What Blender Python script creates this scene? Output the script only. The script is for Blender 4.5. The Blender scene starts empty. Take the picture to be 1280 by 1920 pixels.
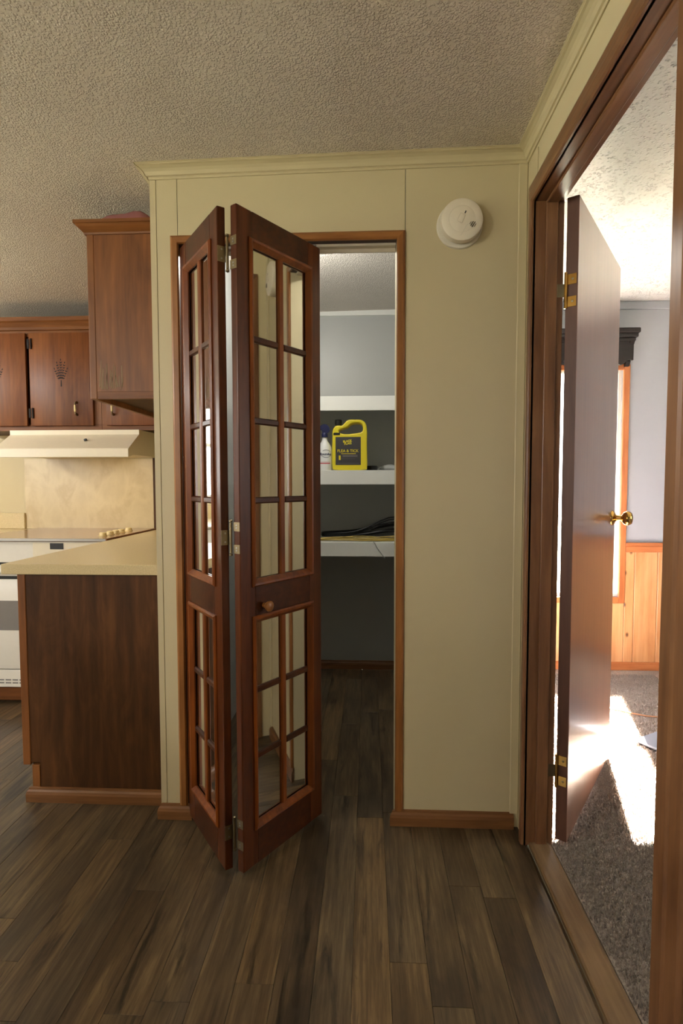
import bpy, bmesh, math, random
import numpy as np
from mathutils import Matrix, Vector

random.seed(7); np.random.seed(7)
S = bpy.context.scene
COL = S.collection
PI = math.pi

# ------------------------------------------------------------------ camera
CAMH = 1.1903
cd = bpy.data.cameras.new('camera'); cam = bpy.data.objects.new('camera', cd); COL.objects.link(cam)
cd.sensor_fit = 'VERTICAL'; cd.sensor_height = 24.0; cd.sensor_width = 24.0
cd.lens = 1027.1085 / 1920 * 24.0
cd.clip_start = 0.05; cd.clip_end = 200
_f = Vector((-0.0486, 0.9974, -0.0531)).normalized()
_r = Vector((0.9988, 0.0486, -0.0017)); _r = (_r - _r.dot(_f) * _f).normalized()
_u = _r.cross(_f)
cam.matrix_world = Matrix(((_r.x, _u.x, -_f.x, 0), (_r.y, _u.y, -_f.y, 0), (_r.z, _u.z, -_f.z, CAMH), (0, 0, 0, 1)))
S.camera = cam

# ------------------------------------------------------------------ render look
S.view_settings.view_transform = 'Standard'
S.view_settings.look = 'None'
S.view_settings.gamma = 1.0
S.view_settings.use_curve_mapping = False
S.view_settings.exposure = 0.0
try:
    S.cycles.use_denoising = True
    S.cycles.max_bounces = 8; S.cycles.diffuse_bounces = 5; S.cycles.glossy_bounces = 4
    S.cycles.use_adaptive_sampling = True; S.cycles.adaptive_threshold = 0.03
    S.cycles.transparent_max_bounces = 16; S.cycles.transmission_bounces = 6
    S.cycles.caustics_reflective = False; S.cycles.caustics_refractive = False
    S.cycles.sample_clamp_indirect = 60.0
except Exception:
    pass

# ------------------------------------------------------------------ daylight
W = bpy.data.worlds.new('sky'); S.world = W; W.use_nodes = True
bg = W.node_tree.nodes['Background']
bg.inputs['Color'].default_value = (1.0, 0.97, 0.95, 1); bg.inputs['Strength'].default_value = 9.0
SUN_AZ = Vector((-0.272, -0.962, -1.015))
sd = bpy.data.lights.new('sun', 'SUN'); sun = bpy.data.objects.new('sun', sd); COL.objects.link(sun)
sd.energy = 540.0; sd.angle = math.radians(0.8); sd.color = (1.0, 0.95, 0.88)
sun.rotation_euler = SUN_AZ.to_track_quat('-Z', 'Y').to_euler(); sun.location = (1.5, 6, 5)

def portal(loc, d, sx, sy):
    l = bpy.data.lights.new('window_portal', 'AREA'); l.shape = 'RECTANGLE'; l.size = sx; l.size_y = sy
    l.cycles.is_portal = True
    o = bpy.data.objects.new('window_portal', l); COL.objects.link(o); o.location = loc
    o.rotation_euler = Vector(d).to_track_quat('-Z', 'Z').to_euler()

# room dimensions
D = 1.861            # pantry front wall
XL, XR = -0.730, 0.517   # pantry outer left corner, right wall plane
YK = 3.46            # kitchen / pantry back wall
XW, YS = -4.2, -3.2  # far left wall, wall behind the camera
XB0, XB1, YB = 0.598, 3.6, 3.50   # bedroom
ZB = 2.297
def cz(x): return 2.2545 + 0.0143 * x
WL = (-1.9, 0.9, 0.95, 2.08)       # added left wall window, lights the hall: y0,y1,z0,z1
WS = (-2.9, -1.5, 1.1, 2.0)      # added rear wall window for more daylight: x0,x1,z0,z1
WK = (-3.95, -2.75, 1.05, 2.0)   # kitchen window
WB = (0.70, 1.57, 0.47, 1.89)     # bedroom window
WR = (.6, 1.9, .9, 1.95)           # added side wall window, brightens the bedroom
portal((XW - .06, (WL[0] + WL[1]) / 2, (WL[2] + WL[3]) / 2), (1, 0, 0), WL[1] - WL[0], WL[3] - WL[2])
portal(((WS[0] + WS[1]) / 2, YS - .06, (WS[2] + WS[3]) / 2), (0, 1, 0), WS[1] - WS[0], WS[3] - WS[2])
portal(((WK[0] + WK[1]) / 2, YK + .08, (WK[2] + WK[3]) / 2), (0, -1, 0), WK[1] - WK[0], WK[3] - WK[2])
portal(((WB[0] + WB[1]) / 2, YB + .08, (WB[2] + WB[3]) / 2), (0, -1, 0), WB[1] - WB[0], WB[3] - WB[2])

portal((XB1 + .08, (WR[0] + WR[1]) / 2, (WR[2] + WR[3]) / 2), (-1, 0, 0), WR[1] - WR[0], WR[3] - WR[2])

# ------------------------------------------------------------------ materials
def lin(c):
    c = c / 255.0
    return c / 12.92 if c <= 0.04045 else ((c + 0.055) / 1.055) ** 2.4
def rgb(r, g, b): return (lin(r), lin(g), lin(b), 1.0)

class NT:
    def __init__(s, name):
        s.m = bpy.data.materials.new(name); s.m.use_nodes = True
        s.t = s.m.node_tree; s.t.nodes.clear()
        s.out = s.n('ShaderNodeOutputMaterial'); s.p = s.n('ShaderNodeBsdfPrincipled')
        s.l(s.p.outputs[0], s.out.inputs[0])
    def n(s, t, **k):
        x = s.t.nodes.new(t)
        for a, b in k.items(): setattr(x, a, b)
        return x
    def l(s, a, b): s.t.links.new(a, b)
    def coord(s, scale=(1, 1, 1), rnd=True):
        tc = s.n('ShaderNodeTexCoord'); mp = s.n('ShaderNodeMapping'); mp.inputs['Scale'].default_value = scale
        if rnd:
            oi = s.n('ShaderNodeObjectInfo'); mu = s.n('ShaderNodeVectorMath', operation='SCALE')
            mu.inputs[0].default_value = (13.7, 9.1, 17.3); s.l(oi.outputs['Random'], mu.inputs['Scale'])
            ad = s.n('ShaderNodeVectorMath', operation='ADD'); s.l(tc.outputs['Object'], ad.inputs[0]); s.l(mu.outputs[0], ad.inputs[1])
            s.l(ad.outputs[0], mp.inputs[0]); s.oi = oi
        else:
            s.l(tc.outputs['Object'], mp.inputs[0])
        return mp.outputs[0]
    def noise(s, vec, scale, detail=4, rough=.55, dist=0):
        x = s.n('ShaderNodeTexNoise'); x.inputs['Scale'].default_value = scale; x.inputs['Detail'].default_value = detail
        x.inputs['Roughness'].default_value = rough; x.inputs['Distortion'].default_value = dist
        s.l(vec, x.inputs['Vector']); return x.outputs['Fac']
    def ramp(s, fac, stops, interp='LINEAR'):
        r = s.n('ShaderNodeValToRGB'); e = r.color_ramp.elements; r.color_ramp.interpolation = interp
        while len(e) < len(stops): e.new(.5)
        for i, (p, c) in enumerate(stops): e[i].position = p; e[i].color = c
        s.l(fac, r.inputs[0]); return r.outputs[0]
    def mix(s, fac, a, b, mode='MIX'):
        x = s.n('ShaderNodeMix', data_type='RGBA', blend_type=mode)
        for sock, v in ((x.inputs[0], fac), (x.inputs[6], a), (x.inputs[7], b)):
            if isinstance(v, (int, float)): sock.default_value = v
            elif isinstance(v, tuple): sock.default_value = v
            else: s.l(v, sock)
        return x.outputs[2]
    def bump(s, h, strength=.3, dist=.002):
        b = s.n('ShaderNodeBump'); b.inputs['Strength'].default_value = strength; b.inputs['Distance'].default_value = dist
        s.l(h, b.inputs['Height']); s.l(b.outputs[0], s.p.inputs['Normal']); return b
    def col(s, c):
        if isinstance(c, tuple): s.p.inputs['Base Color'].default_value = c
        else: s.l(c, s.p.inputs['Base Color'])
    def set(s, rough=.5, spec=.5, metal=0, coat=0, coat_r=.1):
        s.p.inputs['Roughness'].default_value = rough; s.p.inputs['Specular IOR Level'].default_value = spec
        s.p.inputs['Metallic'].default_value = metal
        s.p.inputs['Coat Weight'].default_value = coat; s.p.inputs['Coat Roughness'].default_value = coat_r
        return s.m

def paint(name, c, rough=.55, var=.06, bump=.15, bscale=180, spec=.35):
    t = NT(name); v = t.coord()
    n = t.noise(v, 3.0, 3)
    c2 = tuple(x * (1 - 2 * var) for x in c[:3]) + (1,)
    t.col(t.mix(n, c2, c)); t.bump(t.noise(v, bscale, 3), bump, .001)
    return t.set(rough, spec)

def wood(name, dark, mid, light, axis='Z', rough=.4, coat=0, fine=60, ring=9, knots=False, spec=.4):
    t = NT(name); a = 'XYZ'.index(axis)
    sc = [1, 1, 1]; sc[a] = .06; v = t.coord(tuple(sc))
    sc2 = [1, 1, 1]; sc2[a] = .22; v2 = t.coord(tuple(sc2))
    g1 = t.noise(v, fine, 5, .6); g2 = t.noise(v2, ring, 4, .6, 1.2)
    c = t.ramp(g2, [(.25, dark), (.5, mid), (.78, light)])
    c = t.mix(.45, c, t.ramp(g1, [(.3, dark), (.55, mid), (.75, light)]))
    if knots:
        v3 = t.coord((1, 1, .62)); sp = t.n('ShaderNodeSeparateXYZ'); cb = t.n('ShaderNodeCombineXYZ'); t.l(v3, sp.inputs[0]); t.l(sp.outputs[0], cb.inputs[0]); t.l(sp.outputs[2], cb.inputs[1])
        vo = t.n('ShaderNodeTexVoronoi', voronoi_dimensions='2D'); vo.inputs['Scale'].default_value = 8.5; t.l(cb.outputs[0], vo.inputs['Vector'])
        k = t.ramp(vo.outputs['Distance'], [(.03, (1, 1, 1, 1)), (.11, (0, 0, 0, 1))])
        k = t.mix(1.0, k, t.ramp(t.noise(cb.outputs[0], 5.0, 2), [(.48, (0, 0, 0, 1)), (.54, (1, 1, 1, 1))]), 'MULTIPLY')
        c = t.mix(k, c, tuple(x * .30 for x in dark[:3]) + (1,))
    t.col(c); t.bump(g1, .12, .0006)
    return t.set(rough, spec, 0, coat, .15)

def plain(name, c, rough=.5, metal=0, spec=.5, coat=0):
    t = NT(name); v = t.coord()
    n = t.noise(v, 40, 3)
    t.col(t.mix(n, tuple(x * .93 for x in c[:3]) + (1,), c))
    return t.set(rough, spec, metal, coat)

def glass(name, tint=(1, 1, 1, 1), ior=1.5, rough=0.0):
    t = NT(name); t.t.nodes.remove(t.p)
    tr = t.n('ShaderNodeBsdfTransparent'); tr.inputs[0].default_value = tint
    gl = t.n('ShaderNodeBsdfGlossy'); gl.inputs['Roughness'].default_value = rough
    lw = t.n('ShaderNodeLayerWeight'); lw.inputs[0].default_value = .5      # facing = 1 - |cos|, alike from both sides
    pw = t.n('ShaderNodeMath', operation='POWER'); pw.inputs[1].default_value = 5.0; t.l(lw.outputs['Facing'], pw.inputs[0])
    ma = t.n('ShaderNodeMath', operation='MULTIPLY_ADD'); ma.inputs[1].default_value = .95; ma.inputs[2].default_value = .045; t.l(pw.outputs[0], ma.inputs[0])
    mx = t.n('ShaderNodeMixShader'); t.l(ma.outputs[0], mx.inputs[0]); t.l(tr.outputs[0], mx.inputs[1]); t.l(gl.outputs[0], mx.inputs[2])
    t.l(mx.outputs[0], t.out.inputs[0]); return t.m

def emit(name, c, strength):
    t = NT(name); t.col((.9, .9, .9, 1)); t.p.inputs['Emission Color'].default_value = c; t.p.inputs['Emission Strength'].default_value = strength
    return t.m

MT = {}
MT['wall'] = paint('beige_wall_paint', rgb(199, 186, 151), .5, .03, .25, 260)
MT['wall_b'] = paint('beige_trim_paint', rgb(200, 187, 152), .42, .03, .1, 200)
def popcorn(name, c, scale, thr, dist, mask=.35):
    t = NT(name); v = t.coord(rnd=False)
    w = t.n('ShaderNodeVectorMath', operation='ADD'); nz = t.n('ShaderNodeTexNoise'); nz.inputs['Scale'].default_value = scale * .9; t.l(v, nz.inputs['Vector'])
    sc = t.n('ShaderNodeVectorMath', operation='SCALE'); sc.inputs['Scale'].default_value = .006; t.l(nz.outputs['Color'], sc.inputs[0]); t.l(v, w.inputs[0]); t.l(sc.outputs[0], w.inputs[1])
    vo = t.n('ShaderNodeTexVoronoi'); vo.inputs['Scale'].default_value = scale; t.l(w.outputs[0], vo.inputs['Vector'])
    h1 = t.ramp(vo.outputs['Distance'], [(.0, (1, 1, 1, 1)), (thr * .45, (.9, .9, .9, 1)), (thr, (0, 0, 0, 1))], 'EASE')
    m = t.ramp(t.noise(v, scale * .28, 2), [(mask, (.15, .15, .15, 1)), (mask + .2, (1, 1, 1, 1))])
    h = t.mix(1.0, h1, m, 'MULTIPLY')
    h = t.mix(.12, h, t.noise(v, scale * 4, 2))
    t.col(t.mix(t.noise(v, 2.5, 3), tuple(x * .93 for x in c[:3]) + (1,), c)); t.bump(h, 1.0, dist)
    return t.set(.85, .25)
MT['ceil'] = popcorn('popcorn_ceiling', rgb(224, 215, 205), 150, .62, .0030, .25)
MT['ceil_bed'] = popcorn('bedroom_ceiling', rgb(226, 224, 222), 85, .45, .011, .45)
MT['closet'] = paint('closet_wall_paint', rgb(176, 177, 174), .38, .04, .15, 200)
MT['white'] = paint('white_shelf_paint', rgb(228, 228, 222), .4, .03, .1)
MT['lav'] = paint('lavender_grey_paint', rgb(160, 162, 170), .6, .03, .15)
MT['oakV'] = wood('oak_trim_v', rgb(98, 60, 28), rgb(146, 95, 48), rgb(172, 118, 66), 'Z', .38)
MT['oakH'] = wood('oak_trim_h', rgb(98, 60, 28), rgb(146, 95, 48), rgb(172, 118, 66), 'X', .38)
MT['oakB'] = wood('oak_baseboard', rgb(84, 54, 30), rgb(122, 82, 48), rgb(146, 102, 64), 'X', .4)
MT['redV'] = wood('redbrown_casing_v', rgb(80, 51, 32), rgb(120, 82, 53), rgb(146, 106, 72), 'Z', .33)
MT['redY'] = wood('redbrown_casing_y', rgb(80, 51, 32), rgb(120, 82, 53), rgb(146, 106, 72), 'Y', .3)
MT['thr'] = wood('oak_threshold', rgb(84, 64, 42), rgb(116, 92, 64), rgb(138, 112, 82), 'Y', .5, 0, 60, 9, spec=.25)
MT['bifZ'] = wood('cherry_bifold_v', rgb(42, 18, 6), rgb(80, 37, 12), rgb(108, 56, 18), 'Z', .33, .08, spec=.3)
MT['bifX'] = wood('cherry_bifold_h', rgb(36, 15, 6), rgb(66, 30, 10), rgb(90, 45, 15), 'X', .33, .08, spec=.3)
MT['bifM'] = wood('cherry_moulding', rgb(66, 30, 10), rgb(118, 60, 20), rgb(146, 82, 30), 'Z', .33, .08, spec=.3)
MT['jamb'] = wood('shaded_jamb', rgb(38, 22, 13), rgb(60, 36, 22), rgb(76, 48, 30), 'Z', .5)  # jamb brown darkened: shade inside the opening is in the colour
MT['door'] = wood('flush_door_skin', rgb(104, 68, 50), rgb(122, 82, 62), rgb(138, 96, 74), 'Z', .3, .6, 50, 3)
MT['dooredge'] = wood('flush_door_edge', rgb(74, 46, 34), rgb(92, 60, 46), rgb(108, 74, 58), 'Z', .5)
MT['cabV'] = wood('walnut_cabinet_v', rgb(82, 47, 22), rgb(124, 76, 38), rgb(150, 99, 54), 'Z', .45, 0, 55, 7, spec=.3)
MT['cabH'] = wood('walnut_cabinet_h', rgb(80, 46, 21), rgb(118, 71, 34), rgb(144, 93, 48), 'X', .45, 0, 55, 7, spec=.25)
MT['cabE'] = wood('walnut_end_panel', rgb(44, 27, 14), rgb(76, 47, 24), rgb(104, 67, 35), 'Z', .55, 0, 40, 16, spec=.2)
MT['cabD'] = wood('walnut_door', rgb(74, 38, 16), rgb(116, 65, 28), rgb(142, 88, 42), 'Z', .42, 0, 55, 7, spec=.3)
MT['darkw'] = plain('dark_routed_wood', rgb(22, 11, 6), .8)
MT['pine'] = wood('knotty_pine', rgb(166, 106, 62), rgb(198, 142, 94), rgb(214, 166, 120), 'Z', .42, .1, 40, 6, True)
MT['pineT'] = wood('pine_trim', rgb(140, 78, 40), rgb(178, 106, 60), rgb(196, 130, 80), 'Z', .4, .1)
MT['pineH'] = wood('pine_trim_h', rgb(140, 78, 40), rgb(178, 106, 60), rgb(196, 130, 80), 'X', .4, .1)
MT['val'] = wood('dark_valance', rgb(16, 11, 11), rgb(28, 20, 20), rgb(40, 31, 30), 'X', .5)
MT['almond'] = plain('almond_enamel', rgb(226, 216, 192), .3, 0, .5)
MT['rwhite'] = plain('white_enamel', rgb(222, 218, 208), .28, 0, .5)
MT['rgrey'] = plain('oven_window_grey', rgb(128, 124, 120), .2)
MT['black'] = plain('black_plastic', rgb(18, 18, 18), .4)
MT['cook'] = plain('cooktop_glass', rgb(150, 122, 96), .18, 0, .6)
MT['steel'] = plain('brushed_steel', rgb(170, 168, 164), .32, 1)
MT['brass'] = plain('polished_brass', rgb(212, 168, 92), .16, 1)
MT['dmetal'] = plain('antique_metal', rgb(146, 132, 104), .34, 1)
MT['ivory'] = plain('ivory_ceramic', rgb(226, 206, 150), .3)
MT['alu'] = plain('painted_track', rgb(200, 190, 172), .4, 0)
MT['detw'] = plain('detector_plastic', rgb(224, 214, 194), .45)
MT['detb'] = plain('detector_base', rgb(218, 212, 196), .5)
MT['glass'] = glass('pane_glass')
def _mirror():
    t = NT('mirrored_glass'); t.col((.80, .80, .78, 1)); return t.set(.03, .5, 1)
MT['mirror'] = _mirror()
MT['yel'] = plain('yellow_jug_plastic', rgb(224, 206, 48), .35)
MT['labk'] = plain('jug_label', rgb(58, 56, 58), .5)
MT['labk2'] = plain('jug_label_band', rgb(96, 92, 90), .5)
MT['botw'] = plain('bottle_white', rgb(226, 226, 226), .4)
MT['navy'] = plain('navy_trigger', rgb(18, 26, 74), .4)
MT['red'] = plain('red_print', rgb(190, 30, 44), .5)
MT['cordY'] = plain('yellow_cord', rgb(178, 152, 58), .5)
MT['cordB'] = plain('black_cord', rgb(20, 19, 20), .45)
MT['cordT'] = plain('tan_cord', rgb(150, 106, 76), .5)
MT['greyp'] = plain('pale_grey_plastic', rgb(176, 178, 176), .5)
MT['slate'] = plain('slate_mat', rgb(92, 98, 108), .6)
MT['pink'] = plain('pink_cloth', rgb(150, 96, 96), .9)
MT['bulb'] = emit('lamp_glow', (1, .98, .92, 1), 6)
MT['hoodlens'] = emit('hood_lens_glow', (1, .8, .5, 1), 6)
MT['ground'] = paint('outside_ground', rgb(82, 84, 70), .9, .1)
MT['scuff'] = plain('peeled_veneer_pale', rgb(132, 108, 78), .7)
def _counter():
    t = NT('laminate_counter'); v = t.coord()
    t.col(t.ramp(t.noise(v, 220, 3, .7), [(.35, rgb(190, 172, 130)), (.55, rgb(202, 184, 142)), (.7, rgb(212, 195, 154))])); return t.set(.32, .5)
MT['counter'] = _counter()
def _splash():
    t = NT('marbled_laminate'); v = t.coord((1, 1, .6))
    n = t.noise(v, 7, 4, .55, .3)
    t.col(t.ramp(n, [(.3, rgb(190, 172, 134)), (.5, rgb(202, 185, 146)), (.62, rgb(188, 169, 130)), (.75, rgb(206, 189, 150))])); return t.set(.28, .5)
MT['splash'] = _splash()
def _lam():
    t = NT('weathered_oak_laminate')
    v = t.coord((1, .05, 1)); va = t.coord((1, .10, 1)); vb = t.coord((1, .22, 1)); vc = t.coord((1, .45, 1))
    g = t.noise(v, 95, 6, .7); st = t.noise(va, 26, 6, .65, .5); bl = t.noise(vb, 8, 5, .6, .9); kn = t.noise(vc, 16, 4, .6, 1.5)
    c = t.ramp(g, [(.22, rgb(58, 48, 36)), (.45, rgb(90, 75, 55)), (.62, rgb(113, 96, 71)), (.8, rgb(136, 119, 92))])
    c = t.mix(t.ramp(bl, [(.44, (0, 0, 0, 1)), (.66, (.75, .75, .75, 1))]), c, rgb(54, 46, 38))
    c = t.mix(t.ramp(st, [(.55, (0, 0, 0, 1)), (.67, (.85, .85, .85, 1))]), c, rgb(32, 27, 22))
    c = t.mix(t.ramp(kn, [(.68, (0, 0, 0, 1)), (.78, (.8, .8, .8, 1))]), c, rgb(38, 30, 24))
    oi = t.n('ShaderNodeObjectInfo')
    tone = t.ramp(oi.outputs['Random'], [(0, (.70, .66, .63, 1)), (.25, (1.0, .97, .92, 1)), (.5, (.82, .82, .83, 1)), (.75, (1.12, 1.02, .88, 1)), (1, (.92, .86, .78, 1))])
    t.col(t.mix(1.0, c, tone, 'MULTIPLY')); t.bump(g, .12, .0005)
    return t.set(.30, .45)
MT['lam'] = _lam()
def _carpet():
    t = NT('carpet_pile'); v = t.coord(rnd=False)
    t.col(t.ramp(t.noise(v, 160, 3, .7), [(.3, rgb(128, 117, 108)), (.5, rgb(148, 137, 128)), (.7, rgb(168, 157, 148))])); return t.set(.95, .1)
MT['carpet'] = _carpet()

# ------------------------------------------------------------------ builders
WM = {}
class G:
    """collects shapes into one mesh"""
    def __init__(s): s.bm = bmesh.new()
    def _merge(s, b):
        me = bpy.data.meshes.new('tmp'); b.to_mesh(me); b.free(); s.bm.from_mesh(me); bpy.data.meshes.remove(me); return s
    def box(s, x0, y0, z0, x1, y1, z1, bev=0, seg=1):
        b = bmesh.new()
        x0, x1 = min(x0, x1), max(x0, x1); y0, y1 = min(y0, y1), max(y0, y1); z0, z1 = min(z0, z1), max(z0, z1)
        m = Matrix.Translation(((x0 + x1) / 2, (y0 + y1) / 2, (z0 + z1) / 2)) @ Matrix.Diagonal((x1 - x0, y1 - y0, z1 - z0, 1))
        bmesh.ops.create_cube(b, size=1, matrix=m)
        if bev: bmesh.ops.bevel(b, geom=b.edges[:], offset=bev, segments=seg, affect='EDGES', profile=.5)
        return s._merge(b)
    def loft(s, ringA, ringB):
        """closed solid between two equal rings of 3D points"""
        b = bmesh.new(); n = len(ringA)
        A = [b.verts.new(p) for p in ringA]; B = [b.verts.new(p) for p in ringB]
        for i in range(n): b.faces.new((A[i], A[(i + 1) % n], B[(i + 1) % n], B[i]))
        b.faces.new(A[::-1]); b.faces.new(B)
        bmesh.ops.recalc_face_normals(b, faces=b.faces[:]); return s._merge(b)
    def prism(s, prof, axis, a0, a1):
        def P(p, a):
            return {'X': (a, p[0], p[1]), 'Y': (p[0], a, p[1]), 'Z': (p[0], p[1], a)}[axis]
        return s.loft([P(p, a0) for p in prof], [P(p, a1) for p in prof])
    def lathe(s, prof, mat=Matrix(), n=24):
        """prof = [(r, h)...] around local Z"""
        b = bmesh.new(); rings = []
        for r, hh in prof:
            if r < 1e-6: rings.append([b.verts.new((0, 0, hh))])
            else: rings.append([b.verts.new((r * math.cos(2 * PI * i / n), r * math.sin(2 * PI * i / n), hh)) for i in range(n)])
        for A, B in zip(rings, rings[1:]):
            for i in range(n):
                j = (i + 1) % n
                if len(A) == 1 and len(B) == 1: continue
                if len(A) == 1: b.faces.new((A[0], B[i], B[j]))
                elif len(B) == 1: b.faces.new((A[i], A[j], B[0]))
                else: b.faces.new((A[i], A[j], B[j], B[i]))
        if len(rings[0]) > 1: b.faces.new(rings[0][::-1])
        if len(rings[-1]) > 1: b.faces.new(rings[-1])
        bmesh.ops.recalc_face_normals(b, faces=b.faces[:])
        b.transform(mat); return s._merge(b)
    def tube(s, pts, r, n=8, closed=False):
        b = bmesh.new(); P = [Vector(p) for p in pts]; rings = []; N = len(P)
        for i, p in enumerate(P):
            t = (P[min(i + 1, N - 1)] - P[max(i - 1, 0)]).normalized()
            a = t.cross(Vector((0, 0, 1)))
            if a.length < 1e-3: a = t.cross(Vector((0, 1, 0)))
            a.normalize(); c = t.cross(a)
            rr = r[i] if isinstance(r, (list, tuple)) else r
            rings.append([b.verts.new(p + rr * (math.cos(2 * PI * k / n) * a + math.sin(2 * PI * k / n) * c)) for k in range(n)])
        for A, B in zip(rings, rings[1:]):
            for k in range(n): b.faces.new((A[k], A[(k + 1) % n], B[(k + 1) % n], B[k]))
        b.faces.new(rings[0][::-1]); b.faces.new(rings[-1])
        bmesh.ops.recalc_face_normals(b, faces=b.faces[:]); return s._merge(b)
    def poly(s, pts, thick):
        """flat polygon given 3D ring pushed along thick vector"""
        t = Vector(thick); return s.loft(pts, [tuple(Vector(p) + t) for p in pts])
    def build(s, name, mat, parent=None, smooth=False, local=False, auto=None):
        if parent is not None and not local: s.bm.transform(WM[parent].inverted())
        me = bpy.data.meshes.new(name); s.bm.to_mesh(me); s.bm.free(); s.bm = None
        return link(name, me, mat, parent, smooth)

def link(name, me, mat, parent=None, smooth=False):
    if mat: me.materials.clear(); me.materials.append(MT[mat] if isinstance(mat, str) else mat)
    if smooth:
        me.polygons.foreach_set('use_smooth', [True] * len(me.polygons))
        try: me.set_sharp_from_angle(angle=math.radians(40))
        except Exception: pass
    o = bpy.data.objects.new(name, me); COL.objects.link(o)
    if parent is not None: o.parent = parent; WM[o] = WM[parent].copy()
    else: WM[o] = Matrix()
    return o
def tag(o, label=None, cat=None, group=None, kind=None):
    if label: o['label'] = label
    if cat: o['category'] = cat
    if group: o['group'] = group
    if kind: o['kind'] = kind
    return o
def empty(name, loc=(0, 0, 0), rot=None, label=None, cat=None, group=None, kind=None):
    o = bpy.data.objects.new(name, None); COL.objects.link(o); o.empty_display_size = .1
    m = Matrix.Translation(loc) @ (rot if rot else Matrix())
    o.matrix_world = m; WM[o] = m
    return tag(o, label, cat, group, kind)
def struct(o, label, cat): return tag(o, label, cat, kind='structure')
def B(name, mat, dims, parent=None, bev=0, seg=1):
    return G().box(*dims, bev=bev, seg=seg).build(name, mat, parent, smooth=bool(bev and seg > 1))
def text(body, size, mat, parent, M, name='lettering', extrude=.0002, align='CENTER', bold=0.0):
    cu = bpy.data.curves.new(name, 'FONT'); cu.body = body; cu.size = size; cu.extrude = extrude; cu.align_x = align; cu.align_y = 'CENTER'; cu.resolution_u = 3; cu.offset = bold
    t = bpy.data.objects.new('tmp_text', cu); COL.objects.link(t)
    dg = bpy.context.evaluated_depsgraph_get(); me = bpy.data.meshes.new_from_object(t.evaluated_get(dg))
    bpy.data.objects.remove(t); bpy.data.curves.remove(cu)
    me.transform(WM[parent].inverted() @ M); me.name = name
    return link(name, me, mat, parent)
FRONT = Matrix(((1, 0, 0, 0), (0, 0, -1, 0), (0, 1, 0, 0), (0, 0, 0, 1)))   # text XY -> world XZ, facing -Y
def atf(x, y, z): return Matrix.Translation((x, y, z)) @ FRONT

# ================================================================== STRUCTURE
# ---- hall / kitchen / closet floor
fl = struct(B('floor', 'lam', (XW, YS, -.05, XR + .01, YK, -.006)), 'weathered oak plank laminate floor of hall, kitchen and closet', 'floor')
plank_me = {}
def plank(x0, x1, y0, y1):
    g = G().box(x0 + .0003, y0 + .0003, -.006, x1 - .0003, y1 - .0003, 0, bev=.0006)
    g.build('plank', 'lam', fl)
PW = .0925
x = XR
row = 0
while x > -2.75:
    x0 = x - PW
    y = .45 - random.random() * .9
    while y < YK:
        ln = random.choice((.62, .9, 1.2, 1.2))
        y1 = min(y + ln, YK)
        if YK - y1 < .12: y1 = YK
        if y1 > .45: plank(x0, x, max(y, .4), y1)
        y = y1
    x = x0; row += 1

# ---- popcorn ceilings (relief in the material)
g = G().loft([(XW, YS, cz(XW)), (XR, YS, cz(XR)), (XR, YK, cz(XR)), (XW, YK, cz(XW))], [(XW, YS, 2.6), (XR, YS, 2.6), (XR, YK, 2.6), (XW, YK, 2.6)])
struct(g.build('ceiling', 'ceil'), 'beige popcorn textured ceiling over the hall and kitchen', 'ceiling')
struct(B('ceiling_bedroom', 'ceil_bed', (XB0, -.6, ZB, XB1, YB, 2.6)), 'white textured bedroom ceiling seen through the doorway', 'ceiling')

# ---- walls
HT = 2.5
# closet / hall shell
wf = empty('wall_front', (0, D, 0), None, 'beige panelled pantry wall facing the camera with bifold opening', 'wall', kind='structure')
OX0, OX1, OZ = -.649, .1055, 2.002      # rough opening
g = G(); y0, y1 = D + .004, D + .10
g.box(XL + .002, y0, 0, OX0, y1, HT); g.box(OX1, y0, 0, XR, y1, HT); g.box(OX0, y0, OZ, OX1, y1, HT)
g.build('wall_core', 'closet', wf)
# thin vinyl panels with open seams
def wpanel(x0, x1, z0, z1): B('panel', 'wall', (x0, D, z0, x1, D + .005, z1), wf, bev=.001)
wpanel(XL, -.7135, 0, 2.4); G().prism([(-.7115, 0), (OX0, 0), (OX0, OZ), (-.642, OZ), (-.642, 2.4), (-.7115, 2.4)], 'Y', D, D + .005).build('panel', 'wall', wf)
wpanel(-.640, .1205, OZ, 2.4); wpanel(.1225, XR, 0, 2.4); wpanel(OX1, .1205, 0, OZ)
wl = struct(B('wall_pantry_left', 'closet', (XL + .002, D + .10, 0, XL + .045, YK, HT)), 'pantry side wall between closet and kitchen counter', 'wall')
B('panel', 'wall', (XL - .004, D, 0, XL + .002, YK, 2.4), wl)
wb = empty('wall_back', (0, YK, 0), None, 'back wall of the closet and kitchen', 'wall', kind='structure')
g = G()
a, b_, c, d_ = WK
for r in ((XW - .12, 0, a, HT), (b_, 0, XL + .02, HT), (a, 0, b_, c), (a, d_, b_, HT)): g.box(r[0], YK, r[1], r[2], YK + .12, r[3])
g.build('kitchen_wall', 'wall', wb)
B('closet_wall', 'closet', (XL + .02, YK, 0, XB0, YK + .12, HT), wb)
B('closet_cornice', 'white', (XL + .045, YK - .012, 2.225, XR, YK, 2.262), wb)
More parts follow.
